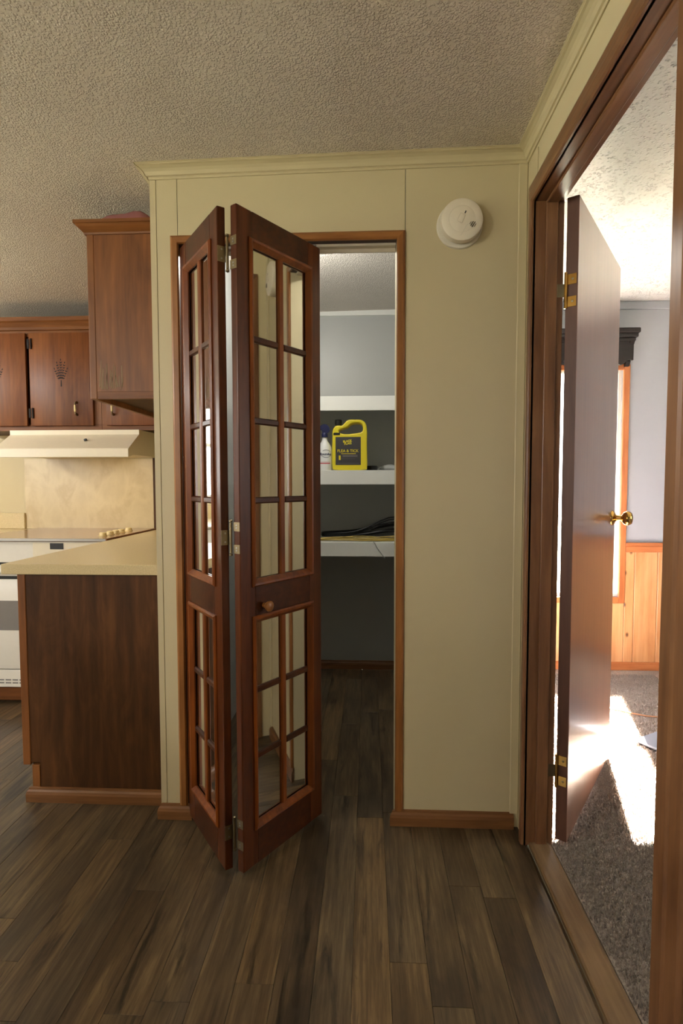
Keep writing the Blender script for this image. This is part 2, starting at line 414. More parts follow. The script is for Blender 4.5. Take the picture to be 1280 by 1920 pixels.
# left far wall + rear wall
g = G(); a, b_, c, d_ = WL
for r in ((YS, 0, a, HT), (b_, 0, YK, HT), (a, 0, b_, c), (a, d_, b_, HT)): g.box(XW - .12, r[0], r[1], XW, r[2], r[3])
struct(g.build('wall_left', 'wall'), 'beige far left wall of the kitchen', 'wall')
g = G(); a, b_, c, d_ = WS
for r in ((XW - .12, 0, a, HT), (b_, 0, XR + .1, HT), (a, 0, b_, c), (a, d_, b_, HT)): g.box(r[0], YS - .12, r[1], r[2], YS, r[3])
struct(g.build('wall_rear', 'wall'), 'beige wall behind the viewer', 'wall')
struct(B('wall_added_half', 'wall', (-1.52, -2.6, 0, -1.42, 1.0, 1.08)), 'added unseen beige half wall shading the lower hall', 'wall')  # added unseen half wall, darkens the lower front wall and floor
# right wall with doorway
DY0, DY1, DZ = .945, 1.785, 2.072
wr = empty('wall_right', (XR, 0, 0), None, 'beige right hand wall around the bedroom doorway', 'wall', kind='structure')
g = G()
for (a, b_, c, d_) in ((YS, DY0, 0, HT), (DY1, YB, 0, HT), (DY0, DY1, DZ, HT)):
    g.box(XR, a, c, XR + .05, b_, d_)
g.build('hall_face', 'wall', wr)
g = G()
for (a, b_, c, d_) in ((YS, DY0, 0, HT), (DY1, YB, 0, HT), (DY0, DY1, DZ, HT)):
    g.box(XR + .05, a, c, XB0, b_, d_)
g.build('bedroom_face', 'lav', wr)
B('seam_bead', 'wall_b', (XR - .004, 1.748, 2.12, XR, 1.760, 2.21), wr, bev=.001)
# closet-side lining of the right wall
B('closet_face', 'closet', (XR - .006, D + .105, 0, XR, YK, 2.3), wr)
# bedroom shell
wbb = empty('wall_bedroom_back', (0, YB, 0), None, 'lavender grey bedroom wall with the bright window', 'wall', kind='structure')
g = G(); a, b_, c, d_ = WB
for r in ((XB0, 0, a, HT), (b_, 0, XB1 + .1, HT), (a, 0, b_, c), (a, d_, b_, HT)): g.box(r[0], YB, r[1], r[2], YB + .08, r[3])
g.build('wall_core', 'lav', wbb)
B('ceiling_trim', 'lav', (XB0, YB - .012, ZB - .05, XB1, YB, ZB - .002), wbb, bev=.003)
g = G(); a, b_, c, d_ = WR
for r in ((-.6, 0, a, HT), (b_, 0, YB, HT), (a, 0, b_, c), (a, d_, b_, HT)): g.box(XB1, r[0], r[1], XB1 + .1, r[2], r[3])
struct(g.build('wall_bedroom_right', 'lav'), 'lavender grey far side wall of the bedroom', 'wall')
struct(B('wall_bedroom_near', 'lav', (XB0, -.7, 0, XB1 + .1, -.6, HT)), 'lavender grey near wall of the bedroom', 'wall')
fb = struct(B('floor_bedroom', 'carpet', (XR + .085, -.6, -.05, XB1, YB, .004)), 'beige carpet floor of the sunlit bedroom', 'floor')
struct(B('ground', 'ground', (-30, -30, -.7, 30, 30, -.6)), 'pale ground outside the house', 'ground')

struct(B('added_sun_roof', 'ground', (-5.2, YK + .13, 2.48, -.4, YK + 1.7, 2.56)), 'added unseen roof keeping sun off the kitchen window', 'roof')  # added unseen roof slab, keeps direct sun out of the kitchen window
# ---- windows: bedroom and kitchen, plus added unseen ones letting in daylight
def window(name, axis, pos, a0, a1, z0, z1, label, mat='white', mull=1):
    w = empty(name, (0, 0, 0), None, label, 'window', kind='structure'); t = .035 if mull else .022; dd = .05
    def bx(u0, v0, u1, v1, nm, m, p0, p1):
        if axis == 'Y': B(nm, m, (u0, p0, v0, u1, p1, v1), w)
        else: B(nm, m, (p0, u0, v0, p1, u1, v1), w)
    p0, p1 = pos, pos + dd
    bx(a0, z0, a0 + t, z1, 'frame_stile', mat, p0, p1); bx(a1 - t, z0, a1, z1, 'frame_stile', mat, p0, p1)
    bx(a0 + t, z0, a1 - t, z0 + t, 'frame_rail', mat, p0, p1); bx(a0 + t, z1 - t, a1 - t, z1, 'frame_rail', mat, p0, p1)
    if not mull: bx(a0 + t, z0 + t, a1 - t, z1 - t, 'pane', 'glass', pos + .022, pos + .027); return w
    zm = (z0 + z1) / 2
    bx(a0 + t, zm - .015, a1 - t, zm + .015, 'meeting_rail', mat, p0, p1)
    bx(a0 + t, z0 + t, a1 - t, zm - .015, 'pane', 'glass', pos + .022, pos + .027)
    bx(a0 + t, zm + .015, a1 - t, z1 - t, 'pane', 'glass', pos + .022, pos + .027)
    return w
window('window_1', 'Y', YB + .015, *WB, 'bright bedroom window with white frame behind the open door', mull=0)
window('window_5', 'X', XB1 + .03, *WR, 'added unseen bedroom window in the side wall')
window('window_2', 'X', XW - .09, *WL, 'added unseen wide window in the far left wall')
window('window_3', 'Y', YS - .09, *WS, 'added unseen wide window in the wall behind the viewer')
window('window_4', 'Y', YK + .04, *WK, 'kitchen window over the sink')

# ---- trim : crown mouldings
CR = [(0, -.0395), (.004, -.0395), (.006, -.036), (.006, -.032), (.011, -.030), (.013, -.026), (.016, -.020), (.022, -.013), (.030, -.008), (.036, -.006), (.036, -.003), (.040, -.001), (.040, .003), (0, .003)]
def crown(name, P0, P1, label, mat='wall_b'):
    """P0,P1: functions offset -> (x,y)"""
    r0 = [(*P0(o), cz(P0(o)[0]) + z) for o, z in CR]; r1 = [(*P1(o), cz(P1(o)[0]) + z) for o, z in CR]
    return struct(G().loft(r0, r1).build(name, mat), label, 'moulding')
crown('trim_1', lambda o: (XL - o, D - o), lambda o: (XR - o, D - o), 'beige crown moulding along the top of the pantry wall')
crown('trim_2', lambda o: (XR - o, D - o), lambda o: (XR - o, YS), 'beige crown moulding running along the right wall')
crown('trim_3', lambda o: (XL - .004 - o, D - o), lambda o: (XL - .004 - o, YK), 'beige crown moulding returning along the pantry side')
# corner strips
struct(B('trim_4', 'wall_b', (.487, D - .006, .05, .516, D, 2.222), bev=.002), 'beige batten strip in the corner beside the doorway', 'trim')

# ---- closet casing, jambs, track
cs = empty('trim_5', (0, D, 0), None, 'thin oak casing framing the pantry opening', 'casing', kind='structure')
def cas_prof(w): return [(0, 0), (0, -.007), (.004, -.012), (w - .007, -.012), (w - .002, -.008), (w, -.006), (w, 0)]
IX0, IX1, IZ = -.637, .0935, 1.992
prof = cas_prof(.028)
g = G().loft([(IX0 - u, D + v, .052) for u, v in prof], [(IX0 - u, D + v, IZ + u) for u, v in prof]); g.build('side_casing', 'oakV', cs)
g = G().loft([(IX1 + u, D + v, .052) for u, v in prof], [(IX1 + u, D + v, IZ + u) for u, v in prof]); g.build('side_casing', 'oakV', cs)
g = G().loft([(IX0 - u, D + v, IZ + u) for u, v in prof], [(IX1 + u, D + v, IZ + u) for u, v in prof]); g.build('head_casing', 'oakH', cs)
B('jamb', 'jamb', (OX0 + .0005, D - .001, 0, IX0, D + .10, OZ - .001), cs)
B('jamb', 'wall_b', (IX1, D - .001, 0, OX1 - .0005, D + .10, OZ - .001), cs)
B('head_jamb', 'jamb', (IX0, D - .001, IZ, IX1, D + .10, OZ - .001), cs)
tr = B('door_track', 'alu', (IX0 + .004, D + .022, 1.984, IX1 - .002, D + .05, IZ), cs)
B('track_lip', 'alu', (IX0 + .004, D + .045, 1.972, IX1 - .002, D + .05, 1.984), tr)

# ---- baseboards
BP = [(0, 0), (-.014, 0), (-.0145, .030), (-.012, .040), (-.007, .046), (-.006, .052), (0, .054)]
def baseX(name, x0, x1, y, label, mat='oakB', ret0=False, ret1=False):
    r0 = [(x0 + (u if ret0 else 0), y + u, z) for u, z in BP]; r1 = [(x1 - (u if ret1 else 0), y + u, z) for u, z in BP]
    return struct(G().loft(r0, r1).build(name, mat), label, 'baseboard')
baseX('baseboard_front', IX1 - .003, .500, D, 'oak baseboard under the beige wall right of the pantry', ret0=True)
baseX('baseboard_front_left', XL, IX0 + .002, D, 'short oak baseboard block left of the pantry opening', ret0=True, ret1=True)
baseX('baseboard_closet', XL + .045, XR - .006, YK, 'dark oak baseboard at the back of the closet', 'oakB')

# ---- bedroom doorway trim
dt = empty('trim_6', (XR, 1.36, 0), None, 'red brown wooden casing and jamb of the bedroom doorway', 'casing', kind='structure')
JY0, JY1, JZ = .962, 1.768, 2.058
CP = [(0, 0), (0, -.012), (.006, -.016), (.030, -.016), (.036, -.013), (.058, -.011), (.068, -.007), (.068, 0)]   # across, out
def cside(yf, s, w=1.0, z1=2.126):
    g = G().loft([(XR + v, yf + s * u * w, 0) for u, v in CP], [(XR + v, yf + s * u * w, JZ + u) for u, v in CP]); return g.build('side_casing', 'redV', dt)
cside(JY1, 1, .70); cside(JY0, -1, 1.3)
G().loft([(XR + v, JY0 - u * 1.3, JZ + u) for u, v in CP], [(XR + v, JY1 + u * .70, JZ + u) for u, v in CP]).build('head_casing', 'redY', dt)
B('jamb', 'redV', (XR - .006, JY1, 0, XB0 + .004, DY1 - .0005, JZ + .013), dt)
B('jamb', 'redV', (XR - .006, DY0 + .0005, 0, XB0 + .004, JY0, JZ + .013), dt)
B('head_jamb', 'redY', (XR - .006, JY0, JZ, XB0 + .004, JY1, JZ + .013), dt)
B('door_stop', 'redV', (XR + .030, JY1 - .010, 0, XR + .066, JY1, JZ), dt, bev=.002)
B('door_stop', 'redV', (XR + .030, JY0, 0, XR + .066, JY0 + .010, JZ), dt, bev=.002)
B('head_stop', 'redY', (XR + .030, JY0 + .010, JZ - .010, XR + .066, JY1 - .010, JZ), dt, bev=.002)
G().box(XB0, JY1 + .008, 0, XB0 + .008, JY1 + .06, 2.126).build('bedroom_casing', 'redV', dt)
th = struct(G().prism([(.527, -.004), (.527, .008), (.533, .011), (.588, .011), (.598, .007), (.601, 0)], 'Y', JY0 + .001, JY1 - .001).build('trim_7', 'thr'), 'oak threshold strip between laminate and carpet', 'threshold')

# ---- bedroom window casing + valance
wc = empty('trim_8', (1.1, YB, 0), None, 'pine casing around the bedroom window', 'casing', kind='structure')
B('side_casing', 'pineT', (1.568, YB - .018, .433, 1.606, YB, 1.915), wc, bev=.003)
B('side_casing', 'pineT', (.665, YB - .018, .433, .702, YB, 1.915), wc, bev=.003)
B('head_casing', 'pineH', (.702, YB - .018, 1.88, 1.568, YB, 1.915), wc, bev=.003)
B('sill_casing', 'pineH', (.702, YB - .022, .433, 1.568, YB, .470), wc, bev=.003)

va = empty('window_valance', (1.1, YB, 1.9), None, 'dark carved wooden cornice above the bedroom window', 'valance')
g = G().box(.62, YB - .125, 2.078, 1.612, YB, 2.108, bev=.006, seg=2).box(.63, YB - .115, 2.055, 1.604, YB, 2.078, bev=.004, seg=2).box(.64, YB - .10, 2.035, 1.596, YB, 2.055, bev=.004, seg=2)
g.build('cornice_shelf', 'val', va)
g = G(); xs = np.linspace(.645, 1.590, 61)
top = [(x_, YB - .085, 2.036) for x_ in xs[::-1]]
bot = [(x_, YB - .085, 1.925 - .012 * math.sin(i * PI / 3) - .018 * abs(math.sin(i * PI / 12))) for i, x_ in enumerate(xs)]
g.poly(bot + top, (0, .02, 0)); g.build('apron', 'val', va)
for xx in (.652, 1.566):
    g = G(); pr = [(0, 1.895), (-.03, 1.90), (-.045, 1.925), (-.035, 1.95), (-.06, 1.965), (-.065, 1.985), (-.05, 2.0), (-.085, 2.02), (-.095, 2.036), (0, 2.036)]
    g.prism([(YB + y_, z_) for y_, z_ in pr], 'X', xx, xx + .026); g.build('bracket', 'val', va)

# ---- wainscot of pine boards
wn = empty('wainscot', (1.7, YB, 0), None, 'knotty pine tongue and groove wainscot on the bedroom wall', 'wainscot')
xx = 1.6655 - .141 * 7
while xx < 3.5:
    x1 = xx + .141
    def brd(a, b, z1): 
        if b - a > .004: B('board', 'pine', (a + .001, YB - .012, .056, b - .001, YB, z1), wn, bev=.003)
    segs = []
    if x1 <= .665 or xx >= 1.606: segs = [(xx, x1, .792)]
    elif xx >= .665 and x1 <= 1.606: segs = [(xx, x1, .433)]
    elif xx < .665: segs = [(xx, .665, .792), (.665, x1, .433)]
    else: segs = [(xx, 1.606, .433), (1.606, x1, .792)]
    for s_ in segs:
        if s_[0] > XB0: brd(*s_)
    xx = x1
B('cap_rail', 'pineH', (1.606, YB - .022, .792, XB1, YB, .815), wn, bev=.003)
B('top_rail', 'pineH', (1.607, YB - .016, .755, XB1, YB - .011, .792), wn, bev=.002)
B('base_rail', 'pineH', (XB0 + .02, YB - .018, .004, XB1, YB, .058), wn, bev=.003)

# ---- carpet pile (uncountable)
nb = 170000
bx = XR + .088 + np.random.rand(nb) * 1.15; by = .95 + (np.random.rand(nb) ** 1.15) * 2.45
ang = np.random.rand(nb) * 2 * PI; ln = .006 + .008 * np.random.rand(nb); lean = .006
w_ = .0016 + .0010 * np.random.rand(nb)
co = np.zeros((nb, 3, 3), np.float32)
co[:, 0] = np.stack([bx - w_ * np.cos(ang), by - w_ * np.sin(ang), 0 * bx + .002], -1)
co[:, 1] = np.stack([bx + w_ * np.cos(ang), by + w_ * np.sin(ang), 0 * bx + .002], -1)
co[:, 2] = np.stack([bx + lean * (np.random.rand(nb) - .5) * 2, by + lean * (np.random.rand(nb) - .5) * 2, .003 + ln], -1)
keep = ~((bx < .60) | (by > YB - .03))
co = co[keep]; nb = len(co)
me = bpy.data.meshes.new('carpet_pile'); me.vertices.add(nb * 3); me.vertices.foreach_set('co', co.ravel())
me.loops.add(nb * 3); me.loops.foreach_set('vertex_index', np.arange(nb * 3, dtype=np.int32)); me.polygons.add(nb)
me.polygons.foreach_set('loop_start', np.arange(0, nb * 3, 3, dtype=np.int32)); me.update(calc_edges=True)
cp = link('carpet_pile', me, 'carpet', fb); cp['kind'] = 'stuff'

# ================================================================== BIFOLD DOOR
bd = empty('door_1', (-.40, 1.72, 0), None, 'folded dark cherry bifold door with small mirrored panes', 'door', kind='structure')
TH = .025
def leaf(A, Bp, flip, knob):
    """local frame: u along leaf from A to B, v into leaf thickness (behind visible face), z up"""
    A = Vector((*A, 0)); Bv = Vector((*Bp, 0)); wdt = (Bv - A).length
    u = (Bv - A).normalized(); v = Vector((-u.y, u.x, 0)) * flip
    M = Matrix(((u.x, v.x, 0, A.x), (u.y, v.y, 0, A.y), (0, 0, 1, 0), (0, 0, 0, 1)))
    def bld(g, nm, mat, par, sm=False):
        g.bm.transform(M)
        if flip < 0: bmesh.ops.reverse_faces(g.bm, faces=g.bm.faces[:])
        return g.build(nm, mat, par, sm)
    Z0, Z1 = .018, 1.978
    s0, s1 = .062, wdt - .062
    zu0, zu1, zl0, zl1 = .895, 1.885, .145, .775
    lf = bld(G().box(0, 0, Z0, s0, TH, Z1, bev=.003, seg=2), 'leaf', 'bifZ', bd)
    bld(G().box(s1, 0, Z0, wdt, TH, Z1, bev=.003, seg=2), 'stile', 'bifZ', lf)
    for z0, z1 in ((Z0, zl0), (zl1, zu0), (zu1, Z1)): bld(G().box(s0, .0005, z0, s1, TH - .0005, z1, bev=.001), 'rail', 'bifX', lf)
    # raised mouldings round both lights, front and back
    for z0, z1 in ((zl0, zl1), (zu0, zu1)):
        for vv, sg in ((0, -1), (TH, 1)):
            P = [(-.016, 0), (-.016, sg * .004), (-.011, sg * .009), (-.005, sg * .008), (.000, sg * .003), (.007, -sg * .004), (.007, -sg * .009), (0, -sg * .009), (0, 0)]
            c4 = [(s0, z0, 1, 1), (s1, z0, -1, 1), (s1, z1, -1, -1), (s0, z1, 1, -1)]
            g = G()
            for k in range(4):
                a, b = c4[k], c4[(k + 1) % 4]
                g.loft([(a[0] + a[2] * o, vv + h_, a[1] + a[3] * o) for o, h_ in P], [(b[0] + b[2] * o, vv + h_, b[1] + b[3] * o) for o, h_ in P])
            bld(g, 'moulding', 'bifM', lf)
    um = (s0 + s1) / 2
    def muntin(vert, c, a, b):
        if vert: g = G().box(c - .012, .003, a, c + .012, TH - .003, b, bev=.004)
        else: g = G().box(a, .0045, c - .010, b, TH - .0045, c + .010, bev=.004)
        bld(g, 'muntin', 'bifM' if vert else 'bifX', lf)  # upright muntins take the lighter wood: light on them put into the colour
    muntin(True, um, zu0, zu1); muntin(True, um, zl0, zl1)
    rows = [(zu0, [1.138, 1.376, 1.616], zu1), (zl0, [.352, .558], zl1)]
    for z0, ms, z1 in rows:
        for m_ in ms: muntin(False, m_, s0, um - .012); muntin(False, m_, um + .012, s1)
        zz = [z0] + ms + [z1]
        for za, zb in zip(zz, zz[1:]):
            for ua, ub in ((s0, um), (um, s1)):
                bld(G().box(ua + .002, TH / 2 - .0012, za + .002, ub - .002, TH / 2 + .0012, zb - .002), 'pane', 'mirror', lf)
    if knob:
        KM = Matrix.Translation((.094, -.001, .817)) @ Matrix.Rotation(PI / 2, 4, 'X')
        bld(G().lathe([(.008, 0), (.0075, .012), (.013, .016), (.0165, .022), (.0165, .027), (.012, .031), (0, .032)], KM, 20), 'knob', 'oakV', lf, True)
    return lf, M
L1, M1 = leaf((-.634, 1.857), (-.430, 1.578), 1, False)
L2, M2 = leaf((-.372, 1.568), (-.1625, 1.880), 1, True)
# hinges in the fold
for zc in (1.845, 1.03, .135):
    hx, hy = -.4015, 1.581
    g = G().lathe([(.0042, -.045), (.0042, .045)], Matrix.Translation((hx, hy, zc)), 12).lathe([(0, .045), (.0055, .047), (.0055, .052), (0, .055)], Matrix.Translation((hx, hy, zc)), 12).lathe([(0, -.055), (.0055, -.052), (.0055, -.047), (0, -.045)], Matrix.Translation((hx, hy, zc)), 12)
    hg = g.build('hinge', 'dmetal', bd, True)
    # plates lie on the leaf edges
    e1a, e1b = Vector((-.430, 1.578)), Vector((-.430 + .0202, 1.578 + .0147)); e2a, e2b = Vector((-.372, 1.568)), Vector((-.372 - .0207, 1.568 + .0139))
    def plate(a, b, z0, z1, nrm):
        n = Vector(nrm).normalized() * .0016
        a2, b2 = a + n, b + n
        G().loft([(a.x, a.y, z0), (b.x, b.y, z0), (b2.x, b2.y, z0), (a2.x, a2.y, z0)], [(a.x, a.y, z1), (b.x, b.y, z1), (b2.x, b2.y, z1), (a2.x, a2.y, z1)]).build('hinge_plate', 'dmetal', hg)
        for zz in (z0 + .009, z1 - .009):
            cpt = (a + b) / 2 + n
            G().lathe([(.003, 0), (.0028, .0008), (0, .001)], Matrix.Translation((cpt.x, cpt.y, zz)) @ Vector((n.x, n.y, 0)).to_track_quat('Z', 'Y').to_matrix().to_4x4(), 8).build('screw', 'steel', hg)
    plate(e1a, e1b, zc - .022, zc + .022, (.594, -.804)); plate(e2a, e2b, zc + .020, zc + .046, (-.56, -.828)); plate(e2a, e2b, zc - .046, zc - .020, (-.56, -.828))
# top guide pins
for (px_, py_) in ((-.605, 1.89), (-.178, 1.885)):
    G().lathe([(.004, 1.97), (.004, 1.99)], Matrix.Translation((px_, py_, 0)), 8).build('guide_pin', 'steel', bd)

# ================================================================== BEDROOM DOOR
th_ = math.atan2(.837, .547)
RM = Matrix.Rotation(th_, 4, 'Z')
dr = empty('door_2', (.644, 1.754, 0), RM, 'plain brown flush bedroom door standing open', 'door', kind='structure')
# local: x along the leaf from hinge edge, y to the left (other face), z up
WD = .715
G().box(0, 0, .022, WD, .036, 2.068, bev=.001).build('slab', 'door', dr, local=True)
G().box(-.0012, .0008, .0225, .0, .0352, 2.0675).build('hinge_edge', 'dooredge', dr, local=True)
KZ = 1.045
kn = G().lathe([(.031, 0), (.031, .003), (.026, .009), (.016, .013), (.011, .018), (.010, .034), (.014, .038), (.024, .044), (.0285, .054), (.028, .064), (.022, .073), (.010, .077), (0, .078)], Matrix.Translation((WD - .062, 0, KZ)) @ Matrix.Rotation(PI / 2, 4, 'X'), 28)
kn.build('knob', 'brass', dr, True, local=True)
G().lathe([(.031, 0), (.031, .003), (.026, .009), (.016, .013), (.011, .018), (.010, .034), (.014, .038), (.024, .044), (.0285, .054), (.028, .064), (.022, .073), (.010, .077), (0, .078)], Matrix.Translation((WD - .062, .036, KZ)) @ Matrix.Rotation(-PI / 2, 4, 'X'), 28).build('knob', 'brass', dr, True, local=True)
for zc in (1.785, .255):
    hm = G().lathe([(.0048, zc - .055), (.0048, zc + .055)], Matrix.Translation((-.007, .034, 0)), 12)
    hg = hm.build('hinge', 'brass', dr, True, local=True)
    for s in (1, -1):
        G().box(-.0028, .004, zc + s * .034 - .016, -.0012, .031, zc + s * .034 + .016, bev=.0005).build('door_plate', 'brass', hg, local=True)
        G().lathe([(.0042, 0), (.003, .0008), (0, .001)], Matrix.Translation((-.0028, .015, zc + s * .034)) @ Matrix.Rotation(-PI / 2, 4, 'Y'), 10).build('screw', 'dmetal', hg, local=True)
    # plate on the jamb (world aligned)
    G().box(.568, JY1 - .0015, zc - .020, XB0 + .010, JY1 - .0001, zc + .020, bev=.0004).build('jamb_plate', 'dmetal', hg)
    for dz_ in (-.011, .011):
        G().lathe([(.004, 0), (.003, .0008), (0, .001)], Matrix.Translation((.580, JY1 - .0015, zc + dz_)) @ Matrix.Rotation(PI / 2, 4, 'X'), 10).build('screw', 'black', hg)

# ================================================================== SMOKE DETECTOR
sdm = empty('smoke_detector', (.298, D, 2.032), None, 'round off-white smoke detector on the beige wall', 'smoke detector')
YR = Matrix.Rotation(PI / 2, 4, 'X')
G().lathe([(.0745, 0), (.0745, .005), (.072, .008), (0, .008)], Matrix.Translation((.2975, D, 2.030)) @ YR, 48).build('base_ring', 'detb', sdm, True)
G().lathe([(.062, .008), (.0665, .012), (.068, .030), (.066, .038), (.060, .0415), (.042, .0425), (.0415, .0418), (.040, .0425), (0, .0435)], Matrix.Translation((.3005, D, 2.035)) @ YR, 48).build('cover', 'detw', sdm, True)
yc = D - .0436
g = G().box(-.009, -.0015, -.014, .009, .001, .014, bev=.003, seg=2); g.bm.transform(Matrix.Translation((.297, yc, 2.037)) @ Matrix.Rotation(math.radians(25), 4, 'Y')); g.build('test_button', 'detw', sdm, True)
def slot(x_, z_, l_, w2, a_):
    g = G().box(-w2, -.0006, -l_, w2, .0006, l_); g.bm.transform(Matrix.Translation((x_, yc + .0004, z_)) @ Matrix.Rotation(math.radians(a_), 4, 'Y')); g.build('slot', 'black', sdm)
slot(.310, 2.055, .0042, .0018, 25)
for k, l_ in enumerate((.0045, .0085, .0095, .0055)): slot(.326 + k * .005, 2.021 - k * .0025, l_, .0011 if k in (1, 2) else .0006, 33)
g = G().tube([(.323, yc, 2.019), (.314, yc, 2.014), (.296, yc, 1.982)], .0007, 6); g.build('seam_line', 'detb', sdm)

# ================================================================== CLOSET
def shelf(z1, label):
    s = empty('shelf', (-.1, YK, z1), None, label, 'shelf', 'white closet shelves')
    B('board', 'white', (XL + .045, 3.062, z1 - .018, XR - .006, YK, z1), s)
    B('fascia', 'white', (XL + .045, 3.045, z1 - .079, XR - .006, 3.062, z1), s, bev=.001)
shelf(1.668, 'top white closet shelf, empty, above the yellow jug')
shelf(1.260, 'middle white closet shelf carrying the yellow jug')
shelf(.858, 'lowest white closet shelf carrying the coiled cords')
# ceiling lamp of the closet
clp = empty('closet_ceiling_lamp', (-.36, 2.34, 2.24), None, 'small ceiling lamp inside the closet above the bifold door', 'lamp')
zc = cz(-.36) - .003
G().lathe([(.055, 0), (.055, -.012), (.03, -.020), (.03, -.030), (0, -.030)], Matrix.Translation((-.36, 2.34, zc)), 24).build('lamp_holder', 'white', clp, True)
G().lathe([(.012, -.030), (.016, -.036), (.026, -.052), (.026, -.062), (.016, -.073), (0, -.077)], Matrix.Translation((-.36, 2.34, zc)), 20).build('bulb', 'bulb', clp, True)
ld = bpy.data.lights.new('closet_bulb_light', 'POINT'); ld.energy = 18; ld.shadow_soft_size = .03; ld.color = (1.0, .985, .90)
lo = bpy.data.objects.new('closet_bulb_light', ld); COL.objects.link(lo); lo.location = (-.36, 2.34, zc - .10)

# added globe lamps, out of frame, brighten the front wall and kitchen
def globe(x_, y_, watts, label, col):
    c = empty('added_globe_lamp', (x_, y_, cz(x_)), None, label, 'lamp', 'added globe lamps')
    z_ = cz(x_)
    G().lathe([(.09, .004), (.09, -.015), (.06, -.03), (0, -.03)], Matrix.Translation((x_, y_, z_)), 24).build('lamp_base', 'white', c, True)
    G().lathe([(.05, -.03), (.095, -.06), (.11, -.10), (.095, -.14), (.05, -.165), (0, -.172)], Matrix.Translation((x_, y_, z_)), 24).build('glass_globe', 'bulb', c, True)
    l = bpy.data.lights.new('added_globe_light', 'POINT'); l.energy = watts; l.shadow_soft_size = .11; l.color = col
    o = bpy.data.objects.new('added_globe_light', l); COL.objects.link(o); o.location = (x_, y_, z_ - .30)
globe(-2.2, -.6, 66, 'added globe lamp on the dining ceiling lighting the front wall', (1.0, .96, .88))
globe(-3.0, 2.1, 42, 'added globe lamp on the kitchen ceiling brightening the kitchen', (1.0, .96, .92))

# yellow jug
def outline(loops, depth, bev, res=2):
    cu = bpy.data.curves.new('o', 'CURVE'); cu.dimensions = '2D'; cu.fill_mode = 'BOTH'; cu.extrude = depth / 2 - bev; cu.bevel_depth = bev; cu.bevel_resolution = res
    cu.offset = -bev
    for pts in loops:
        sp = cu.splines.new('BEZIER'); sp.bezier_points.add(len(pts) - 1); sp.use_cyclic_u = True; sp.resolution_u = 4
        for p, q in zip(sp.bezier_points, pts):
            p.co = (q[0], q[1], 0); p.handle_left_type = p.handle_right_type = 'AUTO' if len(q) < 3 else q[2]
    o = bpy.data.objects.new('o', cu); COL.objects.link(o)
    me = bpy.data.meshes.new_from_object(o.evaluated_get(bpy.context.evaluated_depsgraph_get()))
    bpy.data.objects.remove(o); bpy.data.curves.remove(cu); return me
JX, JYc, JZ0 = -.1034, 3.128, 1.2602
jug = empty('pesticide_jug', (JX, JYc, JZ0), None, 'yellow plastic jug with black label and moulded handle on the middle shelf', 'jug')
ov = [(-.092, .004), (.092, .004), (.0965, .012), (.0965, .15), (.0955, .235), (.088, .262), (.070, .278), (.030, .282), (-.012, .279), (-.030, .262), (-.044, .250), (-.060, .250), (-.078, .247), (-.094, .225), (-.0965, .19), (-.0965, .012)]
hv = [(-.056, .209), (.052, .209), (.069, .216), (.073, .243), (.064, .260), (.034, .265), (.006, .259), (-.014, .242), (-.040, .233), (-.062, .220)]
me = outline([ov, hv[::-1]], .11, .006, 2)
me.transform(WM[jug].inverted() @ Matrix.Translation((JX, JYc, JZ0)) @ FRONT)
link('body', me, 'yel', jug, True)
G().lathe([(.019, .245), (.019, .262), (.021, .263), (.021, .284), (.018, .287), (0, .287)], Matrix.Translation((JX - .066, JYc, JZ0)), 24).build('cap', 'black', jug, True)
yf = JYc - .0552
lb = B('label', 'labk', (JX - .079, yf - .0005, JZ0 + .030, JX + .062, yf + .001, JZ0 + .186), jug)
B('price_tag', 'black', (JX - .090, yf - .0005, JZ0 + .196, JX - .054, yf + .001, JZ0 + .210), jug)
text('FLEA & TICK', .0215, 'yel', lb, atf(JX - .010, yf - .0008, JZ0 + .108), bold=.0004)
M_ = atf(JX - .012, yf - .0008, JZ0 + .156) @ Matrix.Rotation(math.radians(7), 4, 'Z')
text('BLACK', .0160, 'yel', lb, M_ @ Matrix.Translation((0, .0066, 0)), bold=.0008)
text('FLAG', .0175, 'yel', lb, M_ @ Matrix.Translation((.001, -.0068, 0)), bold=.0008)
B('label_rule', 'yel', (JX - .048, yf - .0008, JZ0 + .0915, JX + .034, yf, JZ0 + .0945), lb)
B('label_band', 'labk2', (JX - .040, yf - .0008, JZ0 + .074, JX + .044, yf, JZ0 + .087), lb)
B('label_pictogram', 'yel', (JX - .061, yf - .0008, JZ0 + .058, JX - .051, yf, JZ0 + .083), lb)
B('label_rule', 'labk2', (JX - .048, yf - .0008, JZ0 + .064, JX + .03, yf, JZ0 + .066), lb)
B('label_rule', 'labk2', (JX - .070, yf - .0008, JZ0 + .038, JX + .054, yf, JZ0 + .041), lb)

# spray bottle
SX, SY, SZ = -.2465, 3.118, 1.2602
sp = empty('spray_bottle', (SX, SY, SZ), None, 'white spray bottle with navy trigger beside the yellow jug', 'bottle')
bm_ = Matrix.Translation((SX, SY, SZ)) @ Matrix.Diagonal((1, .72, 1, 1))
G().lathe([(.036, 0), (.041, .006), (.042, .05), (.042, .11), (.038, .132), (.028, .150), (.018, .164), (.0145, .176), (.0145, .196), (0, .196)], bm_, 32).build('body', 'botw', sp, True)
G().lathe([(.018, .188), (.0185, .205), (.016, .212), (0, .213)], Matrix.Translation((SX, SY, SZ)), 20).build('collar', 'navy', sp, True)
g = G().prism([(SX - .040, SZ + .232), (SX - .038, SZ + .246), (SX - .005, SZ + .262), (SX + .012, SZ + .260), (SX + .026, SZ + .246), (SX + .030, SZ + .226), (SX + .020, SZ + .212), (SX - .012, SZ + .210), (SX - .016, SZ + .228)], 'Y', SY - .012, SY + .012)
hd = g.build('trigger_head', 'navy', sp, True)
